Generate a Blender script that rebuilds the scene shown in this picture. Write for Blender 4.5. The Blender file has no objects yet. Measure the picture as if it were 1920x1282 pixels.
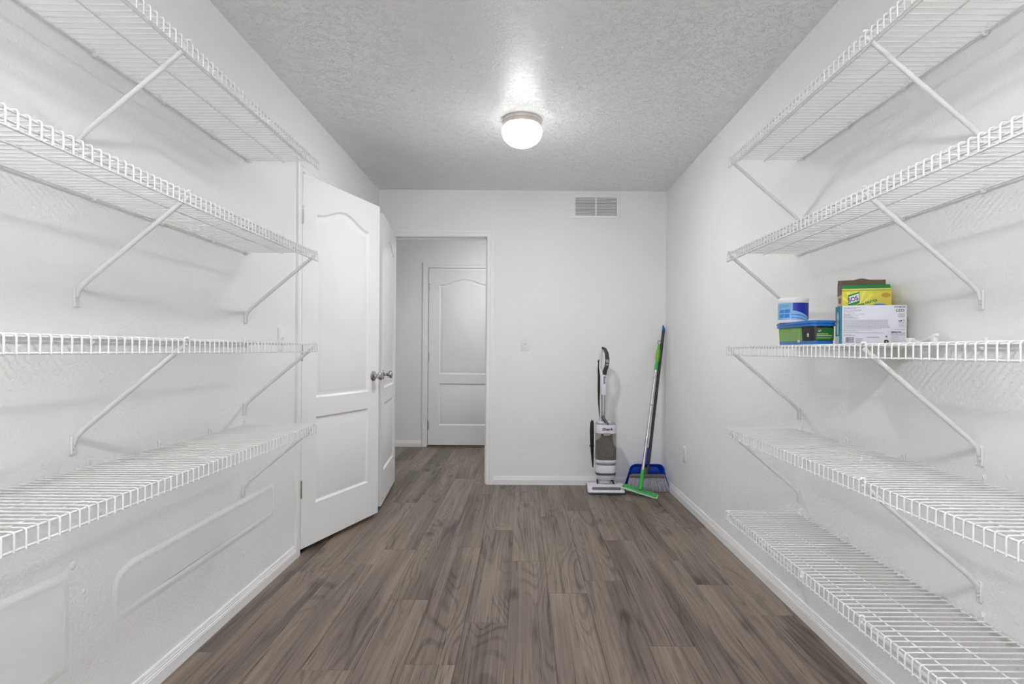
import bpy, bmesh, math, random
from mathutils import Vector, Matrix
random.seed(7)
R = math.radians
scene = bpy.context.scene
col = scene.collection

# ------------------------------------------------------------------ camera
XL, XR, YB, H = -1.208, 1.179, 4.813, 2.44      # side walls, far wall, ceiling
YN = -1.10                                      # wall behind the camera
cd = bpy.data.cameras.new('camera')
cam = bpy.data.objects.new('camera', cd); col.objects.link(cam)
cd.sensor_width = 36.0
cd.lens = 1087.1 * 36 / 1920
cd.shift_x = -(981.4 - 960) / 1920
cd.shift_y = (657.0 - 641) / 1920
cd.clip_start = 0.02
cam.matrix_world = Matrix.Translation((0, 0, 1.112)) @ Matrix.Rotation(R(90), 4, 'X') @ Matrix.Rotation(R(0.4), 4, 'Z')
scene.camera = cam

# ------------------------------------------------------------------ world, exposure
w = bpy.data.worlds.new('world'); scene.world = w; w.use_nodes = True
w.node_tree.nodes['Background'].inputs[0].default_value = (1, 1, 1, 1)
w.node_tree.nodes['Background'].inputs[1].default_value = 0.02
vs = scene.view_settings
vs.view_transform = 'Standard'; vs.look = 'None'; vs.gamma = 1.0; vs.use_curve_mapping = False
vs.exposure = 1.13
LAMP = 96.0          # radiance of the pantry lamp's glass
LAMP_NEAR = 165.0     # radiance of the second pantry lamp, over the near end of the room
HALL_FILL = 66.0  # radiance of the unseen lamp added to brighten the hall
# added fill light, unseen behind the camera, to lift the lower walls
al = bpy.data.lights.new('added_fill', 'AREA'); al.shape = 'RECTANGLE'; al.size = 1.5; al.size_y = 2.05
al.energy = 9.0; al.color = (1.0, 1.0, 1.0)
alo = bpy.data.objects.new('added_fill', al); col.objects.link(alo)
alo.location = (0, YN - 0.13, 1.05); alo.rotation_euler = (R(90), 0, 0)

# ------------------------------------------------------------------ materials
def new_mat(name):
    m = bpy.data.materials.new(name); m.use_nodes = True
    return m, m.node_tree, m.node_tree.nodes['Principled BSDF']

def mat(name, c, rough=0.5, metal=0.0, spec=0.5, noise=0.0, nscale=30, bump=0.0, bscale=200, trans=0.0, coat=0.0):
    m, t, b = new_mat(name)
    b.inputs['Base Color'].default_value = (*c, 1)
    b.inputs['Roughness'].default_value = rough
    b.inputs['Metallic'].default_value = metal
    b.inputs['Specular IOR Level'].default_value = spec
    b.inputs['Transmission Weight'].default_value = trans
    b.inputs['Coat Weight'].default_value = coat
    co = t.nodes.new('ShaderNodeTexCoord')
    if noise > 0:
        n = t.nodes.new('ShaderNodeTexNoise'); n.inputs['Scale'].default_value = nscale; n.inputs['Detail'].default_value = 4
        t.links.new(co.outputs['Object'], n.inputs['Vector'])
        r = t.nodes.new('ShaderNodeValToRGB')
        r.color_ramp.elements[0].position = 0.3; r.color_ramp.elements[1].position = 0.7
        r.color_ramp.elements[0].color = (*[x * (1 - noise) for x in c], 1)
        r.color_ramp.elements[1].color = (*[min(1, x * (1 + noise)) for x in c], 1)
        t.links.new(n.outputs['Fac'], r.inputs['Fac']); t.links.new(r.outputs['Color'], b.inputs['Base Color'])
    if bump > 0:
        n = t.nodes.new('ShaderNodeTexNoise'); n.inputs['Scale'].default_value = bscale; n.inputs['Detail'].default_value = 3
        t.links.new(co.outputs['Object'], n.inputs['Vector'])
        bm_ = t.nodes.new('ShaderNodeBump'); bm_.inputs['Strength'].default_value = 1.0; bm_.inputs['Distance'].default_value = bump
        t.links.new(n.outputs['Fac'], bm_.inputs['Height']); t.links.new(bm_.outputs['Normal'], b.inputs['Normal'])
    return m

def mat_wall():
    m, t, b = new_mat('wall_paint')
    b.inputs['Base Color'].default_value = (0.88, 0.88, 0.88, 1); b.inputs['Roughness'].default_value = 0.55
    b.inputs['Specular IOR Level'].default_value = 0.3
    co = t.nodes.new('ShaderNodeTexCoord')
    n = t.nodes.new('ShaderNodeTexNoise'); n.inputs['Scale'].default_value = 85; n.inputs['Detail'].default_value = 3; n.inputs['Distortion'].default_value = 0.6
    t.links.new(co.outputs['Object'], n.inputs['Vector'])
    n2 = t.nodes.new('ShaderNodeTexNoise'); n2.inputs['Scale'].default_value = 7; n2.inputs['Detail'].default_value = 2
    t.links.new(co.outputs['Object'], n2.inputs['Vector'])
    ad = t.nodes.new('ShaderNodeMath'); ad.operation = 'MULTIPLY_ADD'; ad.inputs[1].default_value = 2.2
    t.links.new(n2.outputs['Fac'], ad.inputs[0]); t.links.new(n.outputs['Fac'], ad.inputs[2])
    bp = t.nodes.new('ShaderNodeBump'); bp.inputs['Distance'].default_value = 0.0026; bp.inputs['Strength'].default_value = 0.9
    t.links.new(ad.outputs[0], bp.inputs['Height']); t.links.new(bp.outputs['Normal'], b.inputs['Normal'])
    return m

def mat_ceiling():
    m, t, b = new_mat('ceiling_paint')
    N = t.nodes.new; L = t.links.new
    b.inputs['Base Color'].default_value = (0.92, 0.92, 0.92, 1); b.inputs['Roughness'].default_value = 0.40
    b.inputs['Specular IOR Level'].default_value = 0.5
    co = N('ShaderNodeTexCoord')
    def noise(scale, detail, dist):
        n = N('ShaderNodeTexNoise'); n.inputs['Scale'].default_value = scale; n.inputs['Detail'].default_value = detail; n.inputs['Distortion'].default_value = dist
        L(co.outputs['Object'], n.inputs['Vector']); return n.outputs['Fac']
    def smooth(v, a, c):
        r = N('ShaderNodeMapRange'); r.interpolation_type = 'SMOOTHSTEP'; r.inputs[1].default_value = a; r.inputs[2].default_value = c; L(v, r.inputs[0]); return r.outputs[0]
    def op(o, a, c):
        k = N('ShaderNodeMath'); k.operation = o
        for q, x in enumerate((a, c)):
            if isinstance(x, float): k.inputs[q].default_value = x
            else: L(x, k.inputs[q])
        return k.outputs[0]
    # flattened dabs of plaster with crisp edges, over short wormy ridges
    dabs = smooth(noise(30, 2.5, 0.8), 0.485, 0.53)
    a = op('ABSOLUTE', op('SUBTRACT', noise(44, 2, 1.2), 0.5), 0.0)
    r = N('ShaderNodeMapRange'); r.inputs[1].default_value = 0.0; r.inputs[2].default_value = 0.03; r.inputs[3].default_value = 1.0; r.inputs[4].default_value = 0.0
    L(a, r.inputs[0])
    ridge = op('MULTIPLY', r.outputs[0], smooth(noise(33, 1, 0.0), 0.44, 0.60))
    h = op('ADD', op('MULTIPLY', dabs, 0.55), op('MULTIPLY', ridge, 0.8))
    bp = N('ShaderNodeBump'); bp.inputs['Distance'].default_value = 0.0034; bp.inputs['Strength'].default_value = 0.9
    L(h, bp.inputs['Height']); L(bp.outputs['Normal'], b.inputs['Normal'])
    return m

def mat_plank():
    m, t, b = new_mat('vinyl_plank')
    N = t.nodes.new; L = t.links.new
    co = N('ShaderNodeTexCoord'); oi = N('ShaderNodeObjectInfo')
    off = N('ShaderNodeMath'); off.operation = 'MULTIPLY'; off.inputs[1].default_value = 61.0
    L(oi.outputs['Random'], off.inputs[0])
    cb = N('ShaderNodeCombineXYZ'); L(off.outputs[0], cb.inputs[0]); L(off.outputs[0], cb.inputs[1]); L(off.outputs[0], cb.inputs[2])
    ad = N('ShaderNodeVectorMath'); ad.operation = 'ADD'; L(co.outputs['Object'], ad.inputs[0]); L(cb.outputs[0], ad.inputs[1])
    def stretched(sx, sy, scale, detail, dist, rough=0.5):
        mp = N('ShaderNodeMapping'); mp.inputs['Scale'].default_value = (sx, sy, 1); L(ad.outputs[0], mp.inputs['Vector'])
        n = N('ShaderNodeTexNoise'); n.inputs['Scale'].default_value = scale; n.inputs['Detail'].default_value = detail
        n.inputs['Distortion'].default_value = dist; n.inputs['Roughness'].default_value = rough
        L(mp.outputs[0], n.inputs['Vector']); return n
    def math1(op, a, v):
        k = N('ShaderNodeMath'); k.operation = op; L(a, k.inputs[0]); k.inputs[1].default_value = v; return k.outputs[0]
    fig = stretched(5.6, 0.75, 1.0, 1.0, 0.35)                 # broad cathedral figure
    ring = math1('MULTIPLY', fig.outputs['Fac'], 110.0)
    sn = N('ShaderNodeMath'); sn.operation = 'SINE'; L(ring, sn.inputs[0])
    sn2 = N('ShaderNodeMapRange'); sn2.interpolation_type = 'SMOOTHSTEP'; sn2.inputs[1].default_value = 0.1; sn2.inputs[2].default_value = 1; L(sn.outputs[0], sn2.inputs[0])
    msk = stretched(7, 1.3, 1.0, 1, 0.2)
    mk = N('ShaderNodeMapRange'); mk.inputs[1].default_value = 0.40; mk.inputs[2].default_value = 0.62; L(msk.outputs['Fac'], mk.inputs[0])
    mm = N('ShaderNodeMath'); mm.operation = 'MULTIPLY'; L(sn2.outputs[0], mm.inputs[0]); L(mk.outputs[0], mm.inputs[1])
    broad = stretched(8, 0.55, 1.0, 3, 0.5)
    streak = stretched(75, 1.1, 1.0, 4, 0.25, 0.6)
    fine = stretched(380, 6, 1.0, 3, 0.1, 0.65)
    # combine
    s1 = N('ShaderNodeMath'); s1.operation = 'MULTIPLY_ADD'; L(mm.outputs[0], s1.inputs[0]); s1.inputs[1].default_value = -0.13; s1.inputs[2].default_value = 0.085; s1 = s1.outputs[0]
    def madd(a, k, c):
        q = N('ShaderNodeMath'); q.operation = 'MULTIPLY_ADD'; L(a, q.inputs[0]); q.inputs[1].default_value = k; L(c, q.inputs[2]); return q.outputs[0]
    v = madd(broad.outputs['Fac'], 0.72, s1)
    v = madd(streak.outputs['Fac'], 0.50, v)
    v = madd(fine.outputs['Fac'], 0.28, v)
    v = madd(oi.outputs['Random'], 0.07, v)
    mpk = N('ShaderNodeMapping'); mpk.inputs['Scale'].default_value = (5.0, 1.9, 1); L(ad.outputs[0], mpk.inputs['Vector'])
    vo = N('ShaderNodeTexVoronoi'); vo.inputs['Scale'].default_value = 1.0; L(mpk.outputs[0], vo.inputs['Vector'])
    kn = N('ShaderNodeMapRange'); kn.interpolation_type = 'SMOOTHSTEP'; kn.inputs[1].default_value = 0.03; kn.inputs[2].default_value = 0.20; kn.inputs[3].default_value = -0.20; kn.inputs[4].default_value = 0.0
    L(vo.outputs['Distance'], kn.inputs[0])
    ka = N('ShaderNodeMath'); ka.operation = 'ADD'; L(v, ka.inputs[0]); L(kn.outputs[0], ka.inputs[1]); v = ka.outputs[0]
    crack = stretched(150, 2.4, 1.0, 2, 0.3)                # thin dark checks along the grain
    ck = N('ShaderNodeMapRange'); ck.inputs[1].default_value = 0.30; ck.inputs[2].default_value = 0.37; ck.inputs[3].default_value = -0.26; ck.inputs[4].default_value = 0.0
    L(crack.outputs['Fac'], ck.inputs[0])
    sm = N('ShaderNodeMath'); sm.operation = 'ADD'; L(v, sm.inputs[0]); L(ck.outputs[0], sm.inputs[1]); v = sm.outputs[0]
    ramp = N('ShaderNodeValToRGB'); L(v, ramp.inputs['Fac'])
    e = ramp.color_ramp.elements
    e[0].position = 0.59; e[0].color = (0.046, 0.034, 0.026, 1)
    e[1].position = 1.0; e[1].color = (0.262, 0.211, 0.171, 1)
    for p, c in ((0.71, (0.105, 0.081, 0.065)), (0.85, (0.178, 0.141, 0.113))):
        k = ramp.color_ramp.elements.new(p); k.color = (*c, 1)
    L(ramp.outputs['Color'], b.inputs['Base Color'])
    b.inputs['Roughness'].default_value = 0.42; b.inputs['Specular IOR Level'].default_value = 0.4
    bp = N('ShaderNodeBump'); bp.inputs['Distance'].default_value = 0.0004; bp.inputs['Strength'].default_value = 0.6
    L(fine.outputs['Fac'], bp.inputs['Height']); L(bp.outputs['Normal'], b.inputs['Normal'])
    return m

def mat_glow(name, strength):
    m, t, b = new_mat(name)
    b.inputs['Base Color'].default_value = (0.9, 0.9, 0.9, 1); b.inputs['Roughness'].default_value = 0.3
    b.inputs['Emission Color'].default_value = (0.985, 0.992, 1.0, 1)
    # glow graded by height to spare the ceiling: bright bowl, dim shoulder
    co = t.nodes.new('ShaderNodeTexCoord'); sp = t.nodes.new('ShaderNodeSeparateXYZ'); mr = t.nodes.new('ShaderNodeMapRange')
    t.links.new(co.outputs['Object'], sp.inputs[0]); t.links.new(sp.outputs['Z'], mr.inputs[0])
    mr.inputs[1].default_value = -0.105; mr.inputs[2].default_value = -0.148
    mr.inputs[3].default_value = 3.0; mr.inputs[4].default_value = strength
    t.links.new(mr.outputs[0], b.inputs['Emission Strength'])
    return m

M = dict(
    wall=mat_wall(), ceiling=mat_ceiling(), plank=mat_plank(),
    trim=mat('trim_paint', (0.88, 0.88, 0.88), 0.35, bump=0.0002, bscale=60),
    patch=mat('patch_paint', (0.88, 0.88, 0.88), 0.42, bump=0.0010, bscale=18),
    wire=mat('vinyl_coated_wire', (0.83, 0.83, 0.83), 0.35, noise=0.02),
    clip=mat('clip_plastic', (0.84, 0.84, 0.83), 0.4, noise=0.02),
    screw=mat('painted_screw', (0.76, 0.76, 0.76), 0.4, noise=0.05),
    nickel=mat('brushed_nickel', (0.62, 0.58, 0.55), 0.28, metal=1.0, noise=0.05, nscale=60),
    chrome=mat('satin_steel', (0.50, 0.49, 0.50), 0.16, metal=1.0, noise=0.06, nscale=90),
    steel=mat('hinge_steel', (0.55, 0.54, 0.52), 0.25, metal=1.0, noise=0.08, nscale=80),
    dark=mat('dark_gap', (0.05, 0.05, 0.05), 0.7, noise=0.1),
    subfloor=mat('subfloor', (0.06, 0.05, 0.045), 0.8, noise=0.2),
    oak=mat('threshold_wood', (0.17, 0.10, 0.06), 0.5, noise=0.3, nscale=25),
    vac_white=mat('vacuum_white', (0.74, 0.73, 0.80), 0.3, noise=0.02),
    vac_grey=mat('vacuum_grey', (0.33, 0.32, 0.33), 0.35, noise=0.05),
    vac_dark=mat('vacuum_dark', (0.045, 0.045, 0.05), 0.4, noise=0.1),
    vac_black=mat('vacuum_black', (0.008, 0.008, 0.009), 0.45, noise=0.1, bump=0.0005, bscale=300),
    vac_band=mat('vacuum_band', (0.15, 0.135, 0.13), 0.25, metal=0.4, noise=0.1),
    dirt=mat('collected_dust', (0.20, 0.165, 0.15), 0.9, noise=0.45, nscale=22, bump=0.003, bscale=60),
    window=mat('brush_window', (0.14, 0.13, 0.14), 0.15, noise=0.2, nscale=40),
    ink=mat('black_ink', (0.012, 0.012, 0.014), 0.5, noise=0.05),
    greyink=mat('grey_ink', (0.16, 0.16, 0.18), 0.6, noise=0.1),
    midink=mat('pale_grey_ink', (0.27, 0.27, 0.31), 0.6, noise=0.1),
    greentext=mat('pale_green_ink', (0.42, 0.62, 0.25), 0.6, noise=0.1),
    whiteink=mat('white_ink', (0.82, 0.82, 0.82), 0.5, noise=0.02),
    blue=mat('dustpan_blue', (0.008, 0.065, 0.58), 0.28, noise=0.06),
    green=mat('mop_green', (0.05, 0.42, 0.09), 0.32, noise=0.06),
    lime=mat('grip_green', (0.16, 0.46, 0.03), 0.4, noise=0.06),
    palegreen=mat('mop_pad_green', (0.52, 0.80, 0.56), 0.5, noise=0.06),
    pole=mat('aluminium_pole', (0.62, 0.61, 0.62), 0.32, metal=1.0, noise=0.05),
    blackpole=mat('dark_pole', (0.035, 0.033, 0.037), 0.35, noise=0.1),
    bluetip=mat('blue_tip', (0.01, 0.10, 0.40), 0.35, noise=0.05),
    block=mat('broom_block_grey', (0.12, 0.115, 0.12), 0.5, noise=0.1),
    bristle=mat('broom_bristle', (0.55, 0.54, 0.62), 0.6, noise=0.15, nscale=50),
    bristle2=mat('broom_bristle_dark', (0.16, 0.155, 0.19), 0.7, noise=0.1),
    card=mat('white_carton', (0.70, 0.70, 0.78), 0.45, noise=0.02),
    teal=mat('teal_carton', (0.022, 0.20, 0.28), 0.4, noise=0.06),
    bulb=mat('bulb_print', (0.55, 0.60, 0.66), 0.4, noise=0.05),
    yellow=mat('yellow_carton', (0.72, 0.62, 0.06), 0.4, noise=0.12, nscale=16),
    lemon=mat('pale_yellow_print', (0.80, 0.78, 0.16), 0.4, noise=0.05),
    gold=mat('gold_print', (0.60, 0.40, 0.03), 0.4, noise=0.05),
    cgreen=mat('carton_green', (0.012, 0.22, 0.055), 0.4, noise=0.06),
    brown=mat('brown_board', (0.16, 0.11, 0.075), 0.8, noise=0.1),
    sponge=mat('white_pad', (0.66, 0.74, 0.66), 0.8, noise=0.1),
    navy=mat('navy_ink', (0.01, 0.03, 0.20), 0.4, noise=0.05),
    tubblack=mat('tub_black', (0.014, 0.009, 0.010), 0.22, noise=0.1),
    tubblue=mat('tub_blue', (0.015, 0.17, 0.55), 0.3, noise=0.08),
    leaf=mat('label_green', (0.15, 0.36, 0.055), 0.35, noise=0.12, nscale=20),
    forest=mat('label_dark_green', (0.018, 0.14, 0.03), 0.35, noise=0.08),
    sky=mat('label_light_blue', (0.26, 0.55, 0.82), 0.35, noise=0.15, nscale=18),
    azure=mat('label_azure', (0.05, 0.22, 0.66), 0.35, noise=0.1),
    royal=mat('label_royal_blue', (0.004, 0.028, 0.40), 0.35, noise=0.06),
    clearlid=mat('frosted_lid', (0.80, 0.81, 0.82), 0.3, noise=0.02),
)
def smoky():
    m, t, b = new_mat('smoky_bin')
    b.inputs['Base Color'].default_value = (0.62, 0.58, 0.57, 1); b.inputs['Roughness'].default_value = 0.08
    b.inputs['Transmission Weight'].default_value = 0.85; b.inputs['IOR'].default_value = 1.2
    return m
M['smoky'] = smoky()

# ------------------------------------------------------------------ mesh helpers
class MB:
    def __init__(s): s.v = []; s.f = []
    def add(s, vs, fs):
        o = len(s.v); s.v += [tuple(p) for p in vs]; s.f += [tuple(i + o for i in f) for f in fs]; return s
    def box(s, x0, x1, y0, y1, z0, z1, bev=0.0, seg=2):
        if bev <= 0:
            return s.add([(x0,y0,z0),(x1,y0,z0),(x1,y1,z0),(x0,y1,z0),(x0,y0,z1),(x1,y0,z1),(x1,y1,z1),(x0,y1,z1)],
                         [(0,3,2,1),(4,5,6,7),(0,1,5,4),(1,2,6,5),(2,3,7,6),(3,0,4,7)])
        bm = bmesh.new(); bmesh.ops.create_cube(bm, size=1)
        for v in bm.verts:
            v.co = Vector(((x0+x1)/2 + v.co.x*(x1-x0), (y0+y1)/2 + v.co.y*(y1-y0), (z0+z1)/2 + v.co.z*(z1-z0)))
        bmesh.ops.bevel(bm, geom=bm.edges[:], offset=bev, segments=seg, affect='EDGES', profile=0.5)
        return s.bm(bm)
    def bm(s, bm):
        bm.verts.index_update()
        s.add([v.co.copy() for v in bm.verts], [[v.index for v in f.verts] for f in bm.faces]); bm.free(); return s
    def tube(s, path, r, n=8, cap=True, sx=1.0, up=None):
        """swept tube; r a number or a list; sx flattens along the frame's second axis"""
        P = [Vector(p) for p in path]; k = len(P)
        rs = r if isinstance(r, (list, tuple)) else [r] * k
        T = []
        for i in range(k):
            a = P[i] - P[i-1] if i else P[1] - P[0]
            b = P[i+1] - P[i] if i < k-1 else a
            T.append((a.normalized() + b.normalized()).normalized())
        ref = Vector(up) if up else (Vector((0, 0, 1)) if abs(T[0].z) < 0.9 else Vector((1, 0, 0)))
        nrm = (ref - T[0] * ref.dot(T[0])).normalized()
        vs, fs = [], []
        for i in range(k):
            nrm = (nrm - T[i] * nrm.dot(T[i])).normalized(); bn = T[i].cross(nrm)
            cs = 1.0
            if 0 < i < k-1:
                cs = min(1.6, 1 / max(0.4, T[i].dot((P[i] - P[i-1]).normalized())))
            for j in range(n):
                a = 2 * math.pi * (j + 0.5) / n
                vs.append(P[i] + nrm * (rs[i] * math.cos(a) * cs) + bn * (rs[i] * sx * math.sin(a)))
        for i in range(k-1):
            for j in range(n):
                fs.append((i*n+j, i*n+(j+1) % n, (i+1)*n+(j+1) % n, (i+1)*n+j))
        if cap:
            fs.append(tuple(range(n-1, -1, -1))); fs.append(tuple((k-1)*n+j for j in range(n)))
        return s.add(vs, fs)
    def lathe(s, prof, n=32, c=(0, 0, 0), axis='Z'):
        """prof: (radius, height) pairs"""
        vs, fs = [], []
        for r, h in prof:
            for j in range(n):
                a = 2 * math.pi * j / n; x, y = r * math.cos(a), r * math.sin(a)
                p = {'Z': (x, y, h), 'Y': (x, h, -y), 'X': (h, x, y)}[axis]
                vs.append((c[0]+p[0], c[1]+p[1], c[2]+p[2]))
        k = len(prof)
        for i in range(k-1):
            for j in range(n):
                fs.append((i*n+j, i*n+(j+1) % n, (i+1)*n+(j+1) % n, (i+1)*n+j))
        fs.append(tuple(range(n-1, -1, -1))); fs.append(tuple((k-1)*n+j for j in range(n)))
        return s.add(vs, fs)
    def rloft(s, levels, nc=5, cap=True):
        """stack of rounded rectangles: (z, half width, half depth, corner radius, cx, cy)"""
        vs, fs = [], []; n = 4 * nc
        for lv in levels:
            z, hw, hd, r = lv[:4]; cx = lv[4] if len(lv) > 4 else 0; cy = lv[5] if len(lv) > 5 else 0
            r = min(r, hw, hd)
            for q, (sx, sy) in enumerate(((1, 1), (-1, 1), (-1, -1), (1, -1))):
                for j in range(nc):
                    a = math.pi/2 * (q + j / (nc-1))
                    vs.append((cx + sx*(hw-r) + r*math.cos(a), cy + sy*(hd-r) + r*math.sin(a), z))
        k = len(levels)
        for i in range(k-1):
            for j in range(n):
                fs.append((i*n+j, i*n+(j+1) % n, (i+1)*n+(j+1) % n, (i+1)*n+j))
        if cap:
            fs.append(tuple(range(n-1, -1, -1))); fs.append(tuple((k-1)*n+j for j in range(n)))
        return s.add(vs, fs)
    def prism(s, poly, y0, y1):
        """poly in (x, z), extruded from y0 to y1"""
        n = len(poly)
        vs = [(x, y0, z) for x, z in poly] + [(x, y1, z) for x, z in poly]
        fs = [tuple(range(n)), tuple(range(2*n-1, n-1, -1))] + [(i, i+n, (i+1) % n + n, (i+1) % n) for i in range(n)]
        return s.add(vs, fs)
    def quad(s, a, b, c, d): return s.add([a, b, c, d], [(0, 1, 2, 3)])
    def xf(s, mtx):
        s.v = [tuple(mtx @ Vector(p)) for p in s.v]; return s
    def mesh(s, name, material, smooth=True, ang=35):
        me = bpy.data.meshes.new(name); me.from_pydata(s.v, [], s.f)
        bm = bmesh.new(); bm.from_mesh(me); bmesh.ops.recalc_face_normals(bm, faces=bm.faces[:]); bm.to_mesh(me); bm.free()
        me.materials.append(M[material] if isinstance(material, str) else material)
        if smooth:
            me.polygons.foreach_set('use_smooth', [True] * len(me.polygons)); me.set_sharp_from_angle(angle=R(ang))
        return me
    def build(s, name, material, parent=None, loc=(0, 0, 0), rot=(0, 0, 0), smooth=True, ang=35):
        return link(name, s.mesh(name, material, smooth, ang), parent, loc, rot)

def link(name, me, parent=None, loc=(0, 0, 0), rot=(0, 0, 0)):
    o = bpy.data.objects.new(name, me); col.objects.link(o)
    o.location = loc; o.rotation_euler = rot
    if parent: o.parent = parent
    return o

def thing(name, label, cat, loc=(0, 0, 0), rz=0, group=None):
    o = link(name, None, None, loc, (0, 0, rz)); o.empty_display_size = 0.05
    return tag(o, label, cat, group)
def tag(o, label, cat=None, group=None):
    o['label'] = label
    if cat: o['category'] = cat
    if group: o['group'] = group
    return o
def struct(o, label=None):
    o['kind'] = 'structure'
    if label: o['label'] = label
    return o

def text_mb(body, size, align='LEFT', bold=0.0, shear=0.0, stretch=1.0, mat_=None, spacing=1.0):
    c = bpy.data.curves.new('lettering', 'FONT'); c.body = body; c.size = size; c.align_x = align
    c.offset = bold; c.shear = shear; c.extrude = 0.0001; c.resolution_u = 3; c.space_character = spacing
    o = bpy.data.objects.new('lettering', c); col.objects.link(o)
    dg = bpy.context.evaluated_depsgraph_get()
    me = bpy.data.meshes.new_from_object(o.evaluated_get(dg))
    bpy.data.objects.remove(o); bpy.data.curves.remove(c)
    mb = MB(); mb.add([(v.co.x * stretch, v.co.y, v.co.z) for v in me.vertices], [tuple(p.vertices) for p in me.polygons])
    bpy.data.meshes.remove(me)
    return mb
FRONT = (R(90), 0, 0)            # lettering that faces -Y
LEFTF = (R(90), 0, R(-90))       # lettering that faces -X

# ================================================================== SETTING
T = 0.115
DY0, DY1, DZ = 3.133, 3.913, 2.072         # side door opening (Y range, height)
OX0, OX1, OZ = -1.112, -0.309, 2.050       # far door opening (X range, height)
HY = 6.66                                  # hall's far wall
HX0, HX1 = -1.95, 0.75
CX0 = -2.0                                 # closet behind the side door

floor = struct(MB().box(CX0, XR + T, YN - T, HY, -0.05, -0.006).build('floor', 'subfloor', smooth=False))
struct(MB().box(CX0 - T, HX1 + 0.6, YN - T, HY + T, H, H + 0.1).build('ceiling', 'ceiling', smooth=False))
# left wall with the side door's opening
mb = MB().box(XL - T, XL, YN, DY0, 0, H).box(XL - T, XL, DY1, YB + T, 0, H).box(XL - T, XL, DY0, DY1, DZ, H)
wall_left = struct(mb.build('wall_left', 'wall', smooth=False))
wall_right = struct(MB().box(XR, XR + T, YN, YB + T, 0, H).build('wall_right', 'wall', smooth=False))
mb = MB().box(XL, OX0 - 0.018, YB, YB + T, 0, H).box(OX1 + 0.018, XR, YB, YB + T, 0, H).box(OX0 - 0.018, OX1 + 0.018, YB, YB + T, OZ + 0.018, H)
wall_back = struct(mb.build('wall_back', 'wall', smooth=False))
struct(MB().box(XL - T, -0.78, YN - T, YN, 0, H).box(0.78, XR + T, YN - T, YN, 0, H).box(-0.78, 0.78, YN - T, YN, 2.1, H).build('wall_front', 'wall', smooth=False))  # opening in this unseen wall is added to admit the fill light
# hall beyond the far door
HD0, HD1, HDZ = -1.095, -0.265, 2.050
mb = MB().box(HX0, HD0 - 0.02, HY, HY + T, 0, H).box(HD1 + 0.02, HX1, HY, HY + T, 0, H).box(HD0 - 0.02, HD1 + 0.02, HY, HY + T, HDZ + 0.02, H)
mb.box(HD0 - 0.05, HD1 + 0.05, HY + T, HY + T + 0.02, 0, H)
struct(mb.build('wall_hall', 'wall', smooth=False))
struct(MB().box(HX0 - T, HX0, YB + T, HY + T, 0, H).build('wall_hall_left', 'wall', smooth=False))
struct(MB().box(HX1, HX1 + T, YB + T, HY + T, 0, H).build('wall_hall_right', 'wall', smooth=False))
struct(MB().box(CX0 - T, CX0, DY0 - 0.4, YB + T, 0, H).box(CX0, XL - T, DY0 - 0.5, DY0 - 0.4, 0, H).box(HX0, XL - T, YB, YB + T, 0, H).build('wall_closet', 'wall', smooth=False))

# ---- floor planks, seven inches wide, running along the room
PW, PL = 0.178, 1.22
known = {-8: 2.9, -7: 3.00, -6: 3.23, -5: 2.58, -4: 2.05, -3: 2.37, -2: 3.06, -1: 2.66, 0: 2.81, 1: 2.19, 2: 3.09, 3: 2.77, 4: 2.45}
def plank(x0, x1, y0, y1):
    lx, ly = x1 - x0, y1 - y0
    if lx < 0.01 or ly < 0.03: return
    key = (round(lx, 3), round(ly, 3))
    if key not in PMESH:
        g = 0.00035
        PMESH[key] = MB().box(-lx/2 + g, lx/2 - g, -ly/2 + g, ly/2 - g, -0.006, 0, bev=0.0007, seg=1).mesh('plank', 'plank')
    link('plank', PMESH[key], floor, ((x0 + x1)/2, (y0 + y1)/2, random.uniform(-0.00015, 0.0)))
PMESH = {}
for k in range(-14, 5):
    x0 = 0.301 + k * PW; x1 = x0 + PW
    j = known.get(k, 2.0 + random.random())
    ya, yb = YN, YB + T / 2
    segs = []
    if x1 > XL and x0 < XR: segs.append((max(x0, XL), min(x1, XR), YN, YB))
    if x1 > OX0 - 0.02 and x0 < OX1 + 0.02: segs.append((max(x0, OX0 - 0.02), min(x1, OX1 + 0.02), YB, YB + T))
    if x1 > HX0 and x0 < HX1: segs.append((max(x0, HX0), min(x1, HX1), YB + T, HY))
    if segs and segs[0][2] == YN and len(segs) == 3 and abs(segs[1][0] - segs[0][0]) < 1e-6 and abs(segs[1][1] - segs[0][1]) < 1e-6:
        segs = [(segs[0][0], segs[0][1], YN, HY)]
    for a, b, s0, s1 in segs:
        y = j - PL * math.ceil((j - s0) / PL)
        while y < s1:
            p0, p1 = max(y, s0), min(y + PL, s1)
            if p1 > p0: plank(a, b, p0, p1)
            y += PL
MB().box(CX0, XL, DY0 - 0.4, YB, -0.006, 0).build('closet_floor', 'subfloor', floor, smooth=False)

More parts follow.
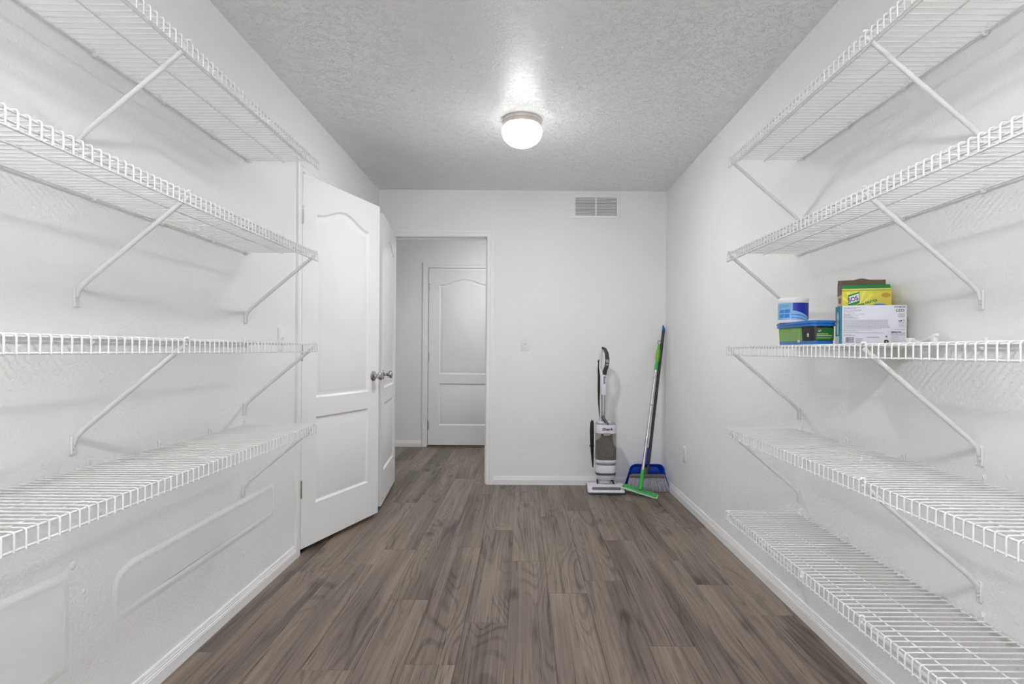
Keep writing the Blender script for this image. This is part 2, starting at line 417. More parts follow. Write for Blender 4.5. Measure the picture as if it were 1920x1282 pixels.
# ---- baseboards: a ridged profile
def base_profile(t=0.013, h=0.070):
    return [(0, 0), (t, 0), (t, h*0.56), (t - 0.0015, h*0.60), (t - 0.0015, h*0.66), (t - 0.004, h*0.70), (t - 0.004, h*0.78), (t - 0.0055, h*0.82), (t - 0.0065, h*0.93), (t - 0.009, h), (0, h)]
def baseboard(name, p0, p1, out):
    p0, p1, out = Vector((*p0, 0)), Vector((*p1, 0)), Vector((*out, 0))
    pr = base_profile(); n = len(pr); mb = MB()
    vs = [p0 + out*a + Vector((0, 0, z)) for a, z in pr] + [p1 + out*a + Vector((0, 0, z)) for a, z in pr]
    mb.add(vs, [tuple(range(n)), tuple(range(n, 2*n))] + [(i, (i+1) % n, (i+1) % n + n, i+n) for i in range(n)])
    return struct(mb.build(name, 'trim', ang=12))
baseboard('baseboard_left', (XL, YN), (XL, 3.070), (1, 0))
baseboard('baseboard_left_far', (XL, 3.976), (XL, YB), (1, 0))
baseboard('baseboard_right', (XR, YN), (XR, YB), (-1, 0))
baseboard('baseboard_back', (OX1 + 0.066, YB), (XR - 0.013, YB), (0, -1))
baseboard('baseboard_hall', (HX0, HY), (HD0 - 0.07, HY), (0, -1))
baseboard('baseboard_hall_right', (HD1 + 0.07, HY), (HX1, HY), (0, -1))

# ---- door casings and jambs
def casing(name, u0, u1, z1, wdt, place):
    """three-sided casing around an opening from u0 to u1, height z1; place(u, d, z) maps along / out of the wall"""
    obs = []
    prof = [(0.004, 0.0), (0.004, 0.010), (0.010, 0.0115), (0.030, 0.0115), (0.034, 0.0145), (wdt - 0.006, 0.0155), (wdt, 0.013), (wdt, 0.0)]
    n = len(prof); mb = MB()
    rows = [[(u0 - a, d, 0) for a, d in prof], [(u0 - a, d, z1 + a) for a, d in prof], [(u1 + a, d, z1 + a) for a, d in prof], [(u1 + a, d, 0) for a, d in prof]]
    vs = [place(*p) for r_ in rows for p in r_]
    fs = [tuple(range(n)), tuple(range(3*n, 4*n))]
    for k in range(3): fs += [(k*n+i, k*n+(i+1) % n, (k+1)*n+(i+1) % n, (k+1)*n+i) for i in range(n)]
    mb.add(vs, fs)
    return struct(mb.build(name, 'trim', ang=12))
trim1 = casing('trim_1', OX0, OX1, OZ, 0.066, lambda u, d, z: (u, YB - d, z))
trim2 = casing('trim_2', DY0 + 0.002, DY1, DZ - 0.006, 0.064, lambda u, d, z: (XL + d, u, z))
trim3 = casing('trim_3', HD0, HD1, HDZ, 0.064, lambda u, d, z: (u, HY - d, z))
# jamb linings with a door stop
mb = MB().box(OX0 - 0.018, OX0, YB, YB + T, 0, OZ + 0.018).box(OX1, OX1 + 0.018, YB, YB + T, 0, OZ + 0.018).box(OX0, OX1, YB, YB + T, OZ, OZ + 0.018)
mb.box(OX0, OX0 + 0.010, YB + 0.042, YB + 0.075, 0, OZ).box(OX1 - 0.010, OX1, YB + 0.042, YB + 0.075, 0, OZ).box(OX0, OX1, YB + 0.042, YB + 0.075, OZ - 0.012, OZ)
j1 = mb.build('jamb', 'trim', trim1, smooth=False)
MB().box(OX1 - 0.0015, OX1, YB + 0.008, YB + 0.034, 0.905, 0.965).build('strike_plate', 'steel', j1, smooth=False)
mb = MB().box(XL - T, XL, DY0, DY0 + 0.016, 0, DZ).box(XL - T, XL, DY1 - 0.016, DY1, 0, DZ).box(XL - T, XL, DY0, DY1, DZ - 0.016, DZ + 0.0)
mb.build('jamb', 'trim', trim2, smooth=False)
mb = MB().box(HD0 - 0.02, HD0 - 0.003, HY, HY + T, 0, HDZ + 0.02).box(HD1 + 0.003, HD1 + 0.02, HY, HY + T, 0, HDZ + 0.02).box(HD0, HD1, HY, HY + T, HDZ + 0.003, HDZ + 0.02)
mb.build('jamb', 'trim', trim3, smooth=False)
MB().box(HD0 - 0.01, HD1 + 0.01, HY - 0.016, HY + 0.09, 0.0, 0.013, bev=0.004).build('threshold', 'oak', trim3)

# ---- moulded two-panel doors with a cambered upper panel
def offset_poly(P, d):
    out = []; n = len(P)
    for i in range(n):
        a = Vector(P[i]) - Vector(P[i-1]); b = Vector(P[(i+1) % n]) - Vector(P[i])
        na = Vector((-a.y, a.x)).normalized(); nb = Vector((-b.y, b.x)).normalized()
        m_ = (na + nb).normalized(); k = d / max(0.35, m_.dot(na))
        out.append((P[i][0] + m_.x * k, P[i][1] + m_.y * k))
    return out
def panel_outlines(W):
    st = 0.122; x0, x1 = st, W - st
    low = [(x0, 0.225), (x1, 0.225), (x1, 0.705), (x0, 0.705)]
    top = [(x0, 0.812), (x1, 0.812), (x1, 1.838)]
    n = 18
    for i in range(1, n):
        t = i / n; c = (math.cos((t*2 - 1) * math.pi) + 1) / 2          # flat ends, hump in the middle
        top.append((x1 + (x0 - x1) * t, 1.838 + 0.068 * c))
    top.append((x0, 1.838))
    return [low, top]
def make_door(name, W, Ht, loc, rz, knob_x=None, label=None):
    """local: x from the hinge (0) to the free edge (W), front face at y = 0 looking to -y, thickness to +y"""
    th = 0.035
    d = struct(link(name, None, None, loc, (0, 0, rz)), label)
    mb = MB()
    for yf, sg in ((0.0, 1), (th, -1)):
        bm = bmesh.new(); eds = []
        for poly in [[(0, 0), (W, 0), (W, Ht), (0, Ht)]] + panel_outlines(W):
            v = [bm.verts.new((x, yf, z)) for x, z in poly]
            eds += [bm.edges.new((v[i], v[(i+1) % len(v)])) for i in range(len(v))]
        bmesh.ops.triangle_fill(bm, use_beauty=True, edges=eds)
        mb.bm(bm)
    for a, b in (((0, 0), (W, 0)), ((W, 0), (W, Ht)), ((W, Ht), (0, Ht)), ((0, Ht), (0, 0))):
        mb.quad((a[0], 0, a[1]), (b[0], 0, b[1]), (b[0], th, b[1]), (a[0], th, a[1]))
    me = mb.mesh('slab', 'trim', smooth=False)
    bm = bmesh.new(); bm.from_mesh(me); bmesh.ops.remove_doubles(bm, verts=bm.verts[:], dist=1e-5); bmesh.ops.recalc_face_normals(bm, faces=bm.faces[:]); bm.to_mesh(me); bm.free()
    link('slab', me, d)
    for poly in panel_outlines(W):
        for yf, sg in ((0.0, 1), (th, -1)):
            rings = [(0, 0), (0.0025, 0.0022), (0.008, 0.0085), (0.012, 0.0105), (0.017, 0.0105), (0.036, 0.0030), (0.040, 0.0022)]
            vs, fs = [], []; n = len(poly)
            for off, dep in rings:
                vs += [(x, yf + sg * dep, z) for x, z in (offset_poly(poly, off) if off else poly)]
            for k in range(len(rings) - 1):
                fs += [(k*n+i, k*n+(i+1) % n, (k+1)*n+(i+1) % n, (k+1)*n+i) for i in range(n)]
            fs.append(tuple((len(rings)-1)*n + i for i in range(n)))
            MB().add(vs, fs).build('panel', 'trim', d, ang=25)
    if knob_x:
        for yf, sg in ((0, -1), (th, 1)):
            pr = [(0.0, 0.0), (0.033, 0.0), (0.034, 0.003), (0.030, 0.007), (0.016, 0.009), (0.0115, 0.012), (0.0105, 0.030), (0.014, 0.034), (0.0225, 0.040), (0.0275, 0.049), (0.0275, 0.056), (0.023, 0.063), (0.012, 0.067), (0.0, 0.0675)]
            k = MB().lathe([(r_, sg * h) for r_, h in pr], 28, (0, 0, 0), 'Y').build('knob', 'chrome', d, (knob_x, yf, 0.912), ang=40)
            k['label'] = 'satin steel round door knob'
    return d
def hinge(parent, x, y, z):
    mb = MB().tube([(x, y, z - 0.044), (x, y, z + 0.044)], 0.0062, 12)
    for q in (-0.047, 0.047): mb.lathe([(0.001, z + q - 0.003), (0.0048, z + q - 0.002), (0.0048, z + q + 0.002), (0.001, z + q + 0.003)], 10, (x, y, 0))
    h_ = mb.build('hinge', 'steel', parent)
    MB().box(x + 0.002, x + 0.012, y + 0.004, y + 0.006, z - 0.044, z + 0.044).box(x - 0.014, x - 0.002, y + 0.004, y + 0.006, z - 0.044, z + 0.044).build('leaf', 'steel', h_, smooth=False)

# side door, ajar: front face looks into the room
dang = math.atan2(0.730, 0.2345)
d1 = make_door('door_1', 0.766, 2.034, (-1.197, 3.1335, 0.028), dang, 0.700, 'white two-panel door standing ajar on the shelf wall')
for z in (1.808, 1.067, 0.325): hinge(d1, -0.006, -0.004, z)
# far door, swung fully into the room
aa = math.atan2(4.018 - 4.812, -0.990 + 1.070)
d2 = make_door('door_2', 0.800, 2.030, (-1.095, 4.806, 0.026), aa, 0.742, 'white two-panel door swung open beside the doorway to the hall')
d3 = make_door('door_3', HD1 - HD0 - 0.006, 2.030, (HD0 + 0.003, HY + 0.004, 0.022), 0, 0.762, 'closed white two-panel door at the far side of the hall')
for z in (1.808, 1.012, 0.222): hinge(d3, -0.004, -0.006, z)

# ---- smooth plaster patches on the left wall
def patch(pts, h):
    """pts in (y, z), a slightly irregular outline; raised by h with a soft feathered rim"""
    n = len(pts); rings = [(-0.012, 0.0003), (0.0, h*0.7), (0.006, h*1.15), (0.012, h*0.8), (0.020, h*0.6)]
    vs, fs = [], []
    for off, dep in rings:
        vs += [(XL + dep, y + random.uniform(-.0015, .0015), z + random.uniform(-.0015, .0015)) for y, z in (offset_poly(pts, off))]
    for k in range(len(rings)-1): fs += [(k*n+i, k*n+(i+1) % n, (k+1)*n+(i+1) % n, (k+1)*n+i) for i in range(n)]
    fs.append(tuple((len(rings)-1)*n+i for i in range(n)))
    o = MB().add(vs, fs).build('plaster_patch', 'patch', wall_left, ang=60); o['label'] = 'smooth raised plaster patch'
def subdiv(P, k):
    out = []
    for i in range(len(P)):
        a, b = P[i], P[(i+1) % len(P)]
        for j in range(k): out.append((a[0] + (b[0]-a[0])*j/k, a[1] + (b[1]-a[1])*j/k))
    return out
patch(subdiv([(1.722, 0.300), (2.800, 0.312), (2.802, 0.450), (2.40, 0.452), (1.80, 0.448), (1.745, 0.436), (1.722, 0.405)], 6), 0.0035)
patch(subdiv([(0.95, 0.262), (1.536, 0.262), (1.534, 0.508), (0.95, 0.522)], 8), 0.003)
for y, z, r_ in ((1.56, 0.525, .012), (2.52, 0.22, .013), (1.60, 0.44, .008), (1.66, 1.02, 0.006)):
    MB().lathe([(r_, XL + 0.0002), (r_*0.7, XL + 0.0022), (r_*0.2, XL + 0.0026)], 12, (0, y, z), 'X').build('plaster_patch', 'patch', wall_left)

# ================================================================== WIRE SHELVES
D, LIP, PITCH, NW = 0.310, 0.037, 0.0254, 96
LEN = PITCH * NW
def arc(cx, cz, r, a0, a1, n):
    return [(cx + r * math.cos(R(a0 + (a1-a0)*i/n)), 0, cz + r * math.sin(R(a0 + (a1-a0)*i/n))) for i in range(n+1)]
SH = {}
for sx in (1, -1):
    f = lambda pts: [(sx * x, y, z) for x, y, z in pts]
    rw, rr = 0.0020, 0.0027
    SH[sx] = dict(
        wire=MB().tube(f([(0.006, 0, 0)] + arc(D - rw - 0.006, -0.006, 0.006, 90, 0, 3) + [(D - rw, 0, -LIP)]), rw, 7).mesh('cross_wire', 'wire', ang=60),
        rod=MB().tube([(0, 0.010, 0), (0, -LEN - 0.008, 0)], rr, 8).mesh('rod', 'wire', ang=60),
        clip=MB().box(*sorted((0, sx*0.0045)), -0.007, 0.007, -0.004, 0.019, bev=0.0016).tube(f([(0.001, 0.0, -0.004), (0.004, 0, -0.0105), (0.010, 0, -0.0115), (0.014, 0, -0.008), (0.0145, 0, -0.003)]), 0.0036, 8).box(*sorted((sx*0.001, sx*0.013)), -0.006, 0.006, -0.009, -0.002, bev=0.0015).mesh('wall_clip', 'clip', ang=50),
        cscrew=MB().lathe([(0.0042, sx*0.004), (0.0042, sx*0.0055), (0.0025, sx*0.0062), (0.0012, sx*0.0048)], 10, (0, 0, 0.010), 'X').mesh('screw', 'screw'),
        brace=MB().tube(f([(0.006, 0, -0.272), (0.012, 0, -0.262), (0.030, 0, -0.243), (D - 0.040, 0, -0.040), (D - 0.012, 0, -0.0165), (D - 0.0062, 0, -0.0125)]), [0.006, 0.0068, 0.0068, 0.0068, 0.006, 0.004], 10, sx=1.0)
              .tube(f([(D - 0.014, 0, -0.018), (D - 0.0115, 0, -0.002), (D - 0.010, 0, 0.0035), (D - 0.004, 0, 0.0045), (D + 0.001, 0, 0.001)]), [0.004, 0.0036, 0.0032, 0.003, 0.0026], 8)
              .box(*sorted((0.0, sx*0.0035)), -0.0105, 0.0105, -0.312, -0.258, bev=0.0015)
              .box(*sorted((sx*0.0, sx*0.0075)), -0.0105, -0.0080, -0.310, -0.262, bev=0.001).box(*sorted((sx*0.0, sx*0.0075)), 0.0080, 0.0105, -0.310, -0.262, bev=0.001)
              .tube(f([(0.0035, 0, -0.285), (0.006, 0, -0.274), (0.010, 0, -0.265)]), [0.0055, 0.0062, 0.0066], 10)
              .mesh('support_brace', 'wire', ang=50),
        bscrew=MB().lathe([(0.0052, sx*0.003), (0.0052, sx*0.0055), (0.003, sx*0.0068), (0.0012, sx*0.0055)], 12, (0, 0, -0.294), 'X').mesh('screw', 'screw'),
    )
def shelf(sx, zc, yend, braces, clips, label):
    xw = XL if sx > 0 else XR
    t = thing('wire_shelf', label, 'shelf', (xw, yend, zc), 0, 'white wire wall shelves')
    m = SH[sx]
    for i in range(NW):
        link('cross_wire', m['wire'], t, (0, -0.004 - i * PITCH, 0))
    dz = -0.0046
    for x, z in ((0.009, dz), (0.150, dz), (0.258, dz), (D - 0.0092, dz), (D - 0.0064, -LIP + 0.0015)):
        link('rod', m['rod'], t, (sx * x, 0, z))
    for y in clips:
        c = link('wall_clip', m['clip'], t, (0, y - yend, 0)); link('screw', m['cscrew'], c)
    for y in braces:
        b = link('support_brace', m['brace'], t, (0, y - yend, 0)); link('screw', m['bscrew'], b)
    return t
LC = [2.512, 2.236, 1.924, 1.614, 1.304, 0.994, 0.684, 0.374]
RC = [2.448, 2.105, 1.793, 1.478, 1.166, 0.856, 0.546, 0.236]
LE, RE = 2.532, 2.489
DW, OW = 'the wall with the side door', 'the wall with the power outlet'
shelf(1, 1.934, LE + 0.006, [1.556, 0.55], LC, 'topmost white wire shelf on ' + DW)
shelf(1, 1.533, LE, [1.562, 2.515, 0.55], LC, 'second-highest white wire shelf on ' + DW)
shelf(1, 1.136, LE, [1.556, 2.512, 0.55], LC, 'third white wire shelf down on ' + DW)
shelf(1, 0.784, LE - 0.002, [2.505, 0.55], LC, 'lowest white wire shelf on %s, above the plaster patches' % DW)
shelf(-1, 1.937, RE - 0.008, [1.492, 2.468, 0.50], RC, 'topmost white wire shelf on ' + OW)
shelf(-1, 1.536, RE, [1.492, 2.470, 0.50], RC, 'second-highest white wire shelf on %s, over the boxes' % OW)
R3 = 1.135
shelf(-1, R3, RE + 0.004, [1.492, 2.470, 0.50], RC, 'white wire shelf holding the boxes and blue tub')
shelf(-1, 0.785, RE + 0.006, [1.492, 2.470, 0.50], RC, 'white wire shelf just below the one holding boxes')
low = shelf(-1, 0.432, RE, [1.492, 2.462, 0.50], RC, 'lowest white wire shelf on %s, just above the floor' % OW)

MB().box(-D - 0.004, -D + 0.004, -0.006, 0.006, -0.016, 0.002, 0.0015).tube([(-D - 0.003, 0, -0.006), (-D - 0.007, -0.003, -0.014), (-D - 0.003, -0.004, -0.020)], 0.0024, 8).build('lip_clip', 'clip', low, (0, 1.796 - RE, 0))
# ================================================================== CEILING LAMPS
def lamp(loc, strength, label, g=M):
    t = thing('ceiling_lamp', label, 'lamp', loc, 0)
    MB().lathe([(0.0, 0), (0.112, 0), (0.1125, -0.004), (0.1125, -0.020), (0.109, -0.0215), (0.109, -0.025), (0.1115, -0.027), (0.1115, -0.040), (0.108, -0.043), (0.090, -0.043), (0.0, -0.040)], 64).build('base', 'nickel', t)
    pr = [(0.098, -0.041)]
    for i in range(1, 6): a = math.pi/2 * i / 6; pr.append((0.098 + 0.019 * math.sin(a), -0.041 - 0.028 * (1 - math.cos(a))))
    for i in range(0, 13):
        a = math.pi/2 * i / 13; pr.append((0.117 * math.cos(a), -0.069 - 0.089 * math.sin(a)))
    pr.append((0.004, -0.158))
    o = MB().lathe(pr, 64).build('glass_shade', mat_glow('glowing_glass', strength), t, ang=80)
    o['label'] = 'glowing white mushroom glass shade'
lamp((-0.017, 3.335, H), LAMP, 'round flush ceiling lamp with nickel ring, lit, before the far wall')
lamp((-0.017, 0.300, H), LAMP_NEAR, 'round flush ceiling lamp with nickel ring over the near shelf ends')
lamp((-0.20, 5.75, H), HALL_FILL, 'added unseen ceiling lamp with nickel ring, fill light for the hall')

# ================================================================== WALL FITTINGS
# air vent high on the far wall
t = thing('air_vent', 'white metal air vent with two columns of louvres on the far wall', 'vent', (0.595, YB, 2.312))
fw, fh = 0.203, 0.098
mb = MB().box(-fw, fw, -0.007, 0, 0.072, fh, 0.002).box(-fw, fw, -0.007, 0, -fh, -0.075, 0.002).box(-fw, -0.172, -0.0068, 0, -0.0755, 0.0725, 0.0015).box(0.172, fw, -0.0068, 0, -0.0755, 0.0725, 0.0015).box(-0.007, 0.007, -0.007, 0, -0.08, 0.08, 0.0015)
mb.build('frame', 'trim', t)
MB().box(-0.175, 0.175, -0.0012, -0.0004, -0.078, 0.076).build('duct_opening', 'vac_grey', t, smooth=False)
sl = MB().box(-0.0828, 0.0828, -0.0055, 0.0055, -0.0006, 0.0006).xf(Matrix.Rotation(R(52), 4, 'X')).mesh('slat', 'trim', smooth=False)
for cx in (-0.0895, 0.0895):
    for i in range(12): link('slat', sl, t, (cx, -0.0052, 0.0655 - i * 0.01215))

def wall_plate(name, label, cat, loc, rz, kind):
    t = thing(name, label, cat, loc, rz)
    MB().box(-0.035, 0.035, -0.0065, 0, -0.057, 0.057, 0.002).build('plate', 'clip', t)
    for z in (0.030, -0.030) if kind == 'switch' else (0.0,):
        MB().lathe([(0.0035, -0.005), (0.0035, -0.0065), (0.001, -0.0062)], 10, (0, 0, z), 'Y').build('screw', 'screw', t)
    if kind == 'switch':
        MB().box(-0.0055, 0.0055, -0.0062, -0.005, -0.013, 0.013).build('toggle_slot', 'dark', t, smooth=False)
        MB().prism([(-0.0045, 0), (0.0045, 0), (0.004, 0.016), (-0.004, 0.016)], -0.003, 0.003).xf(Matrix.Translation((0, -0.005, 0.001)) @ Matrix.Rotation(R(62), 4, 'X')).build('toggle', 'clip', t)
    else:
        for z in (0.0195, -0.0195):
            s_ = MB().box(-0.0165, 0.0165, -0.0075, -0.005, z - 0.0145, z + 0.0145, 0.001).build('socket', 'clip', t)
            MB().box(-0.0075, -0.0055, -0.0079, -0.007, z - 0.001, z + 0.008).box(0.0055, 0.0075, -0.0079, -0.007, z - 0.001, z + 0.007).box(-0.002, 0.002, -0.0079, -0.007, z - 0.010, z - 0.006).build('slot', 'dark', s_, smooth=False)
    return t
wall_plate('light_switch', 'white toggle light switch on the far wall beside the doorway', 'switch', (0.013, YB, 1.166), 0, 'switch')
wall_plate('light_switch', 'white toggle light switch next to the side door casing', 'switch', (XL, 2.880, 1.160), R(90), 'switch')
wall_plate('power_outlet', 'white power outlet low on the wall near the dustpan', 'outlet', (XR, 4.208, 0.365), R(-90), 'outlet')

# ================================================================== UPRIGHT VACUUM
t = thing('upright_vacuum', 'white and grey upright vacuum cleaner standing against the far wall', 'vacuum', (0.655, 4.575, 0))
# floor head
pr = [(-0.095, 0.020), (-0.085, 0.030), (-0.060, 0.056), (-0.015, 0.066), (0.050, 0.066), (0.075, 0.050), (0.078, 0.012), (-0.088, 0.012)]
mb = MB(); n = len(pr)
for x in (-0.145, -0.138, 0.132, 0.140):
    k = 0.90 if x in (-0.145, 0.140) else 1.0
    mb.v += [(x, y * k, 0.035 + (z - 0.035) * k) for y, z in pr]
for a in range(3): mb.f += [(a*n+i, a*n+(i+1) % n, (a+1)*n+(i+1) % n, (a+1)*n+i) for i in range(n)]
mb.f += [tuple(range(n)), tuple(range(3*n, 4*n))]
head = mb.build('floor_head', 'vac_white', t, ang=30)
MB().rloft([(0, 0.113, 0.0115, 0.009), (0.002, 0.113, 0.0115, 0.009)]).xf(Matrix.Translation((-0.002, -0.0725, 0.0445)) @ Matrix.Rotation(R(46), 4, 'X')).build('brush_window', 'window', head)
MB().box(-0.140, 0.135, -0.092, 0.070, 0.003, 0.014, 0.003).build('bumper', 'vac_dark', head)
for xa in (-0.146, 0.124): MB().tube([(xa, 0.045, 0.030), (xa + 0.0175, 0.045, 0.030)], 0.030, 20).build('wheel', 'vac_dark', head)
for pth in ([(-0.062, -0.010, 0.060), (-0.066, 0.0, 0.092), (-0.062, 0.006, 0.100)], [(0.066, -0.010, 0.060), (0.058, 0.0, 0.088), (0.040, 0.004, 0.092)]):
    MB().tube(pth, 0.006, 8).build('cable', 'vac_black', head)
# swivel neck
nk = MB().rloft([(0.055, 0.062, 0.045, 0.02), (0.066, 0.058, 0.040, 0.02), (0.074, 0.040, 0.034, 0.02), (0.082, 0.036, 0.034, 0.02), (0.104, 0.044, 0.040, 0.03)], 6).build('swivel_neck', 'vac_white', t, (-0.004, 0.01, 0))
MB().rloft([(0.068, 0.046, 0.039, 0.02), (0.0735, 0.046, 0.039, 0.02)], 6).build('seal', 'vac_grey', nk)
# motor pod
pod = MB().rloft([(0.098, 0.048, 0.045, 0.035), (0.104, 0.062, 0.058, 0.045), (0.122, 0.074, 0.066, 0.05), (0.140, 0.077, 0.068, 0.05), (0.205, 0.079, 0.070, 0.05), (0.212, 0.077, 0.068, 0.05), (0.224, 0.074, 0.065, 0.05)], 9).build('motor_pod', 'vac_white', t, (0, 0.01, 0))
MB().rloft([(0.141, 0.0775, 0.0688, 0.05), (0.1415, 0.0785, 0.0698, 0.05), (0.160, 0.0790, 0.0703, 0.05), (0.1605, 0.0778, 0.069, 0.05)], 9).build('badge_band', 'vac_band', pod)
MB().rloft([(0.221, 0.0765, 0.068, 0.05), (0.236, 0.078, 0.069, 0.05)], 9).build('grey_collar', 'vac_grey', pod)
# dust bin
bn = MB().rloft([(0.236, 0.079, 0.070, 0.05), (0.240, 0.082, 0.073, 0.05), (0.252, 0.083, 0.074, 0.05), (0.262, 0.082, 0.073, 0.05)], 9).build('bin_base', 'vac_white', t, (0, 0.01, 0))
MB().box(-0.028, 0.028, -0.078, -0.072, 0.238, 0.262, 0.002).build('latch', 'vac_white', bn)
gl = MB().rloft([(0.262, 0.081, 0.072, 0.05), (0.470, 0.081, 0.072, 0.05)], 10).build('dust_bin', 'smoky', t, (0, 0.01, 0)); gl['label'] = 'clear smoky dust bin'
MB().rloft([(0.264, 0.074, 0.065, 0.045), (0.330, 0.072, 0.063, 0.045), (0.385, 0.060, 0.055, 0.04, -0.006), (0.430, 0.044, 0.040, 0.035, 0.006), (0.466, 0.040, 0.036, 0.03, 0.008)], 8).build('dust', 'dirt', gl)
cap = MB().rloft([(0.470, 0.082, 0.073, 0.05), (0.478, 0.0825, 0.0735, 0.05), (0.530, 0.080, 0.070, 0.05), (0.540, 0.075, 0.064, 0.05)], 9).build('bin_cap', 'vac_white', t, (0, 0.01, 0))
MB().rloft([(0.536, 0.078, 0.068, 0.05), (0.545, 0.074, 0.062, 0.05), (0.549, 0.066, 0.054, 0.045)], 9).build('top_ring', 'vac_grey', cap)
MB().box(-0.026, 0.026, -0.0775, -0.071, 0.452, 0.474, 0.002).build('release_button', 'vac_grey', cap)
text_mb('Shark', 0.030, 'CENTER', 0.0006, 0.12, 1.25).build('lettering', 'ink', cap, (0.004, -0.0742, 0.494), FRONT)
# carry bracket
MB().tube([(-0.030, -0.006, 0.598), (0.010, -0.050, 0.532)], 0.0135, 8, sx=0.9).build('carry_bracket', 'vac_dark', t)
MB().rloft([(0.545, 0.055, 0.045, 0.03), (0.556, 0.050, 0.040, 0.03)], 6).build('lid', 'vac_white', t, (-0.008, 0.014, 0))
# wand, collar
MB().tube([(-0.018, 0.03, 0.54), (-0.017, 0.03, 0.78)], 0.0165, 18).build('wand', 'chrome', t)
MB().tube([(-0.038, 0.042, 0.54), (-0.038, 0.042, 0.78)], 0.006, 10).build('cord', 'vac_white', t)
cl = MB().rloft([(0.765, 0.0225, 0.022, 0.012), (0.770, 0.0235, 0.023, 0.012), (0.845, 0.0225, 0.022, 0.012), (0.915, 0.0205, 0.020, 0.012), (0.925, 0.018, 0.018, 0.012)], 6).build('wand_collar', 'vac_white', t, (-0.016, 0.03, 0))
text_mb('Shark', 0.024, 'CENTER', 0.0005, 0, 1.15).build('lettering', 'ink', cl, (-0.004, -0.0222, 0.882), (R(90), R(90), 0))
# loop handle
h1 = [(-0.012, 0.03, 0.915), (-0.008, 0.022, 0.955), (0.004, 0.012, 0.990), (0.009, 0.006, 1.040), (0.004, 0.010, 1.095), (-0.010, 0.024, 1.128), (-0.026, 0.042, 1.138)]
MB().tube(h1, [0.017, 0.0175, 0.0165, 0.016, 0.015, 0.013, 0.010], 12).build('grip', 'vac_dark', t)
MB().box(-0.004, 0.018, -0.014, -0.006, 1.020, 1.046, 0.002).build('button', 'vac_grey', t)
MB().box(-0.004, 0.014, -0.011, -0.003, 0.998, 1.012, 0.002).build('button', 'vac_grey', t)
h2 = [(-0.026, 0.042, 1.136), (-0.034, 0.056, 1.10), (-0.038, 0.062, 1.04), (-0.040, 0.060, 0.985), (-0.032, 0.045, 0.935), (-0.018, 0.032, 0.915)]
MB().tube(h2, [0.010, 0.012, 0.012, 0.012, 0.013, 0.015], 10).build('handle_loop', 'vac_white', t)
MB().tube([(-0.052, 0.055, 1.02), (-0.058, 0.06, 1.03), (-0.044, 0.06, 1.045)], 0.005, 8).build('cord_hook', 'vac_black', t)
# hose and hanging crevice tool
hp = [(-0.050, 0.062, 1.03), (-0.054, 0.060, 0.97), (-0.050, 0.058, 0.90), (-0.050, 0.058, 0.80), (-0.047, 0.056, 0.70), (-0.043, 0.054, 0.62), (-0.038, 0.054, 0.555)]
MB().tube(hp, [0.006, 0.007, 0.010, 0.010, 0.009, 0.007, 0.005], 10).build('hose', 'vac_black', t)
MB().tube([(-0.104, 0.03, 0.562), (-0.106, 0.03, 0.540), (-0.108, 0.03, 0.48), (-0.106, 0.03, 0.40), (-0.104, 0.03, 0.33), (-0.100, 0.03, 0.25), (-0.097, 0.03, 0.190)], [0.008, 0.0145, 0.016, 0.0155, 0.013, 0.009, 0.005], 12).build('crevice_tool', 'vac_black', t)
MB().box(-0.124, -0.09, 0.02, 0.04, 0.352, 0.368, 0.003).build('tool_clip', 'vac_black', t)

# ================================================================== BROOM, DUSTPAN, MOP
# broom: stands in the corner, handle leaning back into it
t = thing('broom', 'broom with grey bristles and dark pole leaning in the corner', 'broom', (1.000, 4.590, 0))
bt, tp = Vector((-0.010, 0.020, 0.13)), Vector((0.150, 0.175, 1.285))
MB().tube([bt, tp], 0.0125, 14).build('pole', 'blackpole', t)
dirv = (tp - bt).normalized()
MB().tube([tp - dirv*0.004, tp + dirv*0.014, tp + dirv*0.026 + Vector((-0.004, 0, 0)), tp + dirv*0.046 + Vector((-0.010, 0, 0))], [0.0132, 0.0125, 0.009, 0.003], 12).build('hanging_tip', 'bluetip', t)
bk = MB().rloft([(0.112, 0.146, 0.018, 0.012), (0.120, 0.146, 0.020, 0.012), (0.134, 0.140, 0.018, 0.012), (0.140, 0.125, 0.014, 0.010)], 5).build('head_block', 'block', t, (-0.008, 0.016, 0))
MB().tube([(-0.012, 0.016, 0.132), (-0.008, 0.022, 0.185)], [0.020, 0.0145], 14).build('socket', 'block', bk)
for mname, cnt, seed in (('bristle', 46, 3), ('bristle2', 30, 4)):
    rnd = random.Random(seed); mb = MB()
    for i in range(cnt):
        u = -1 + 2 * (i + 0.5) / cnt
        for row in range(4):
            yy = -0.012 + row * 0.009 + (0.004 if mname == 'bristle2' else 0)
            x0 = -0.008 + u * 0.141 + rnd.uniform(-.002, .002); x1 = -0.006 + u * 0.176 + rnd.uniform(-.003, .003)
            mb.tube([(x0, 0.016 + yy * 0.8, 0.113), (x0 * .45 + x1 * .55, 0.010 + yy, 0.05), (x1, 0.004 + yy * 1.2, rnd.uniform(0.001, 0.006))], [0.0023, 0.0021, 0.0015], 5)
    o = mb.build('bristles', mname, t); o['kind'] = 'stuff'

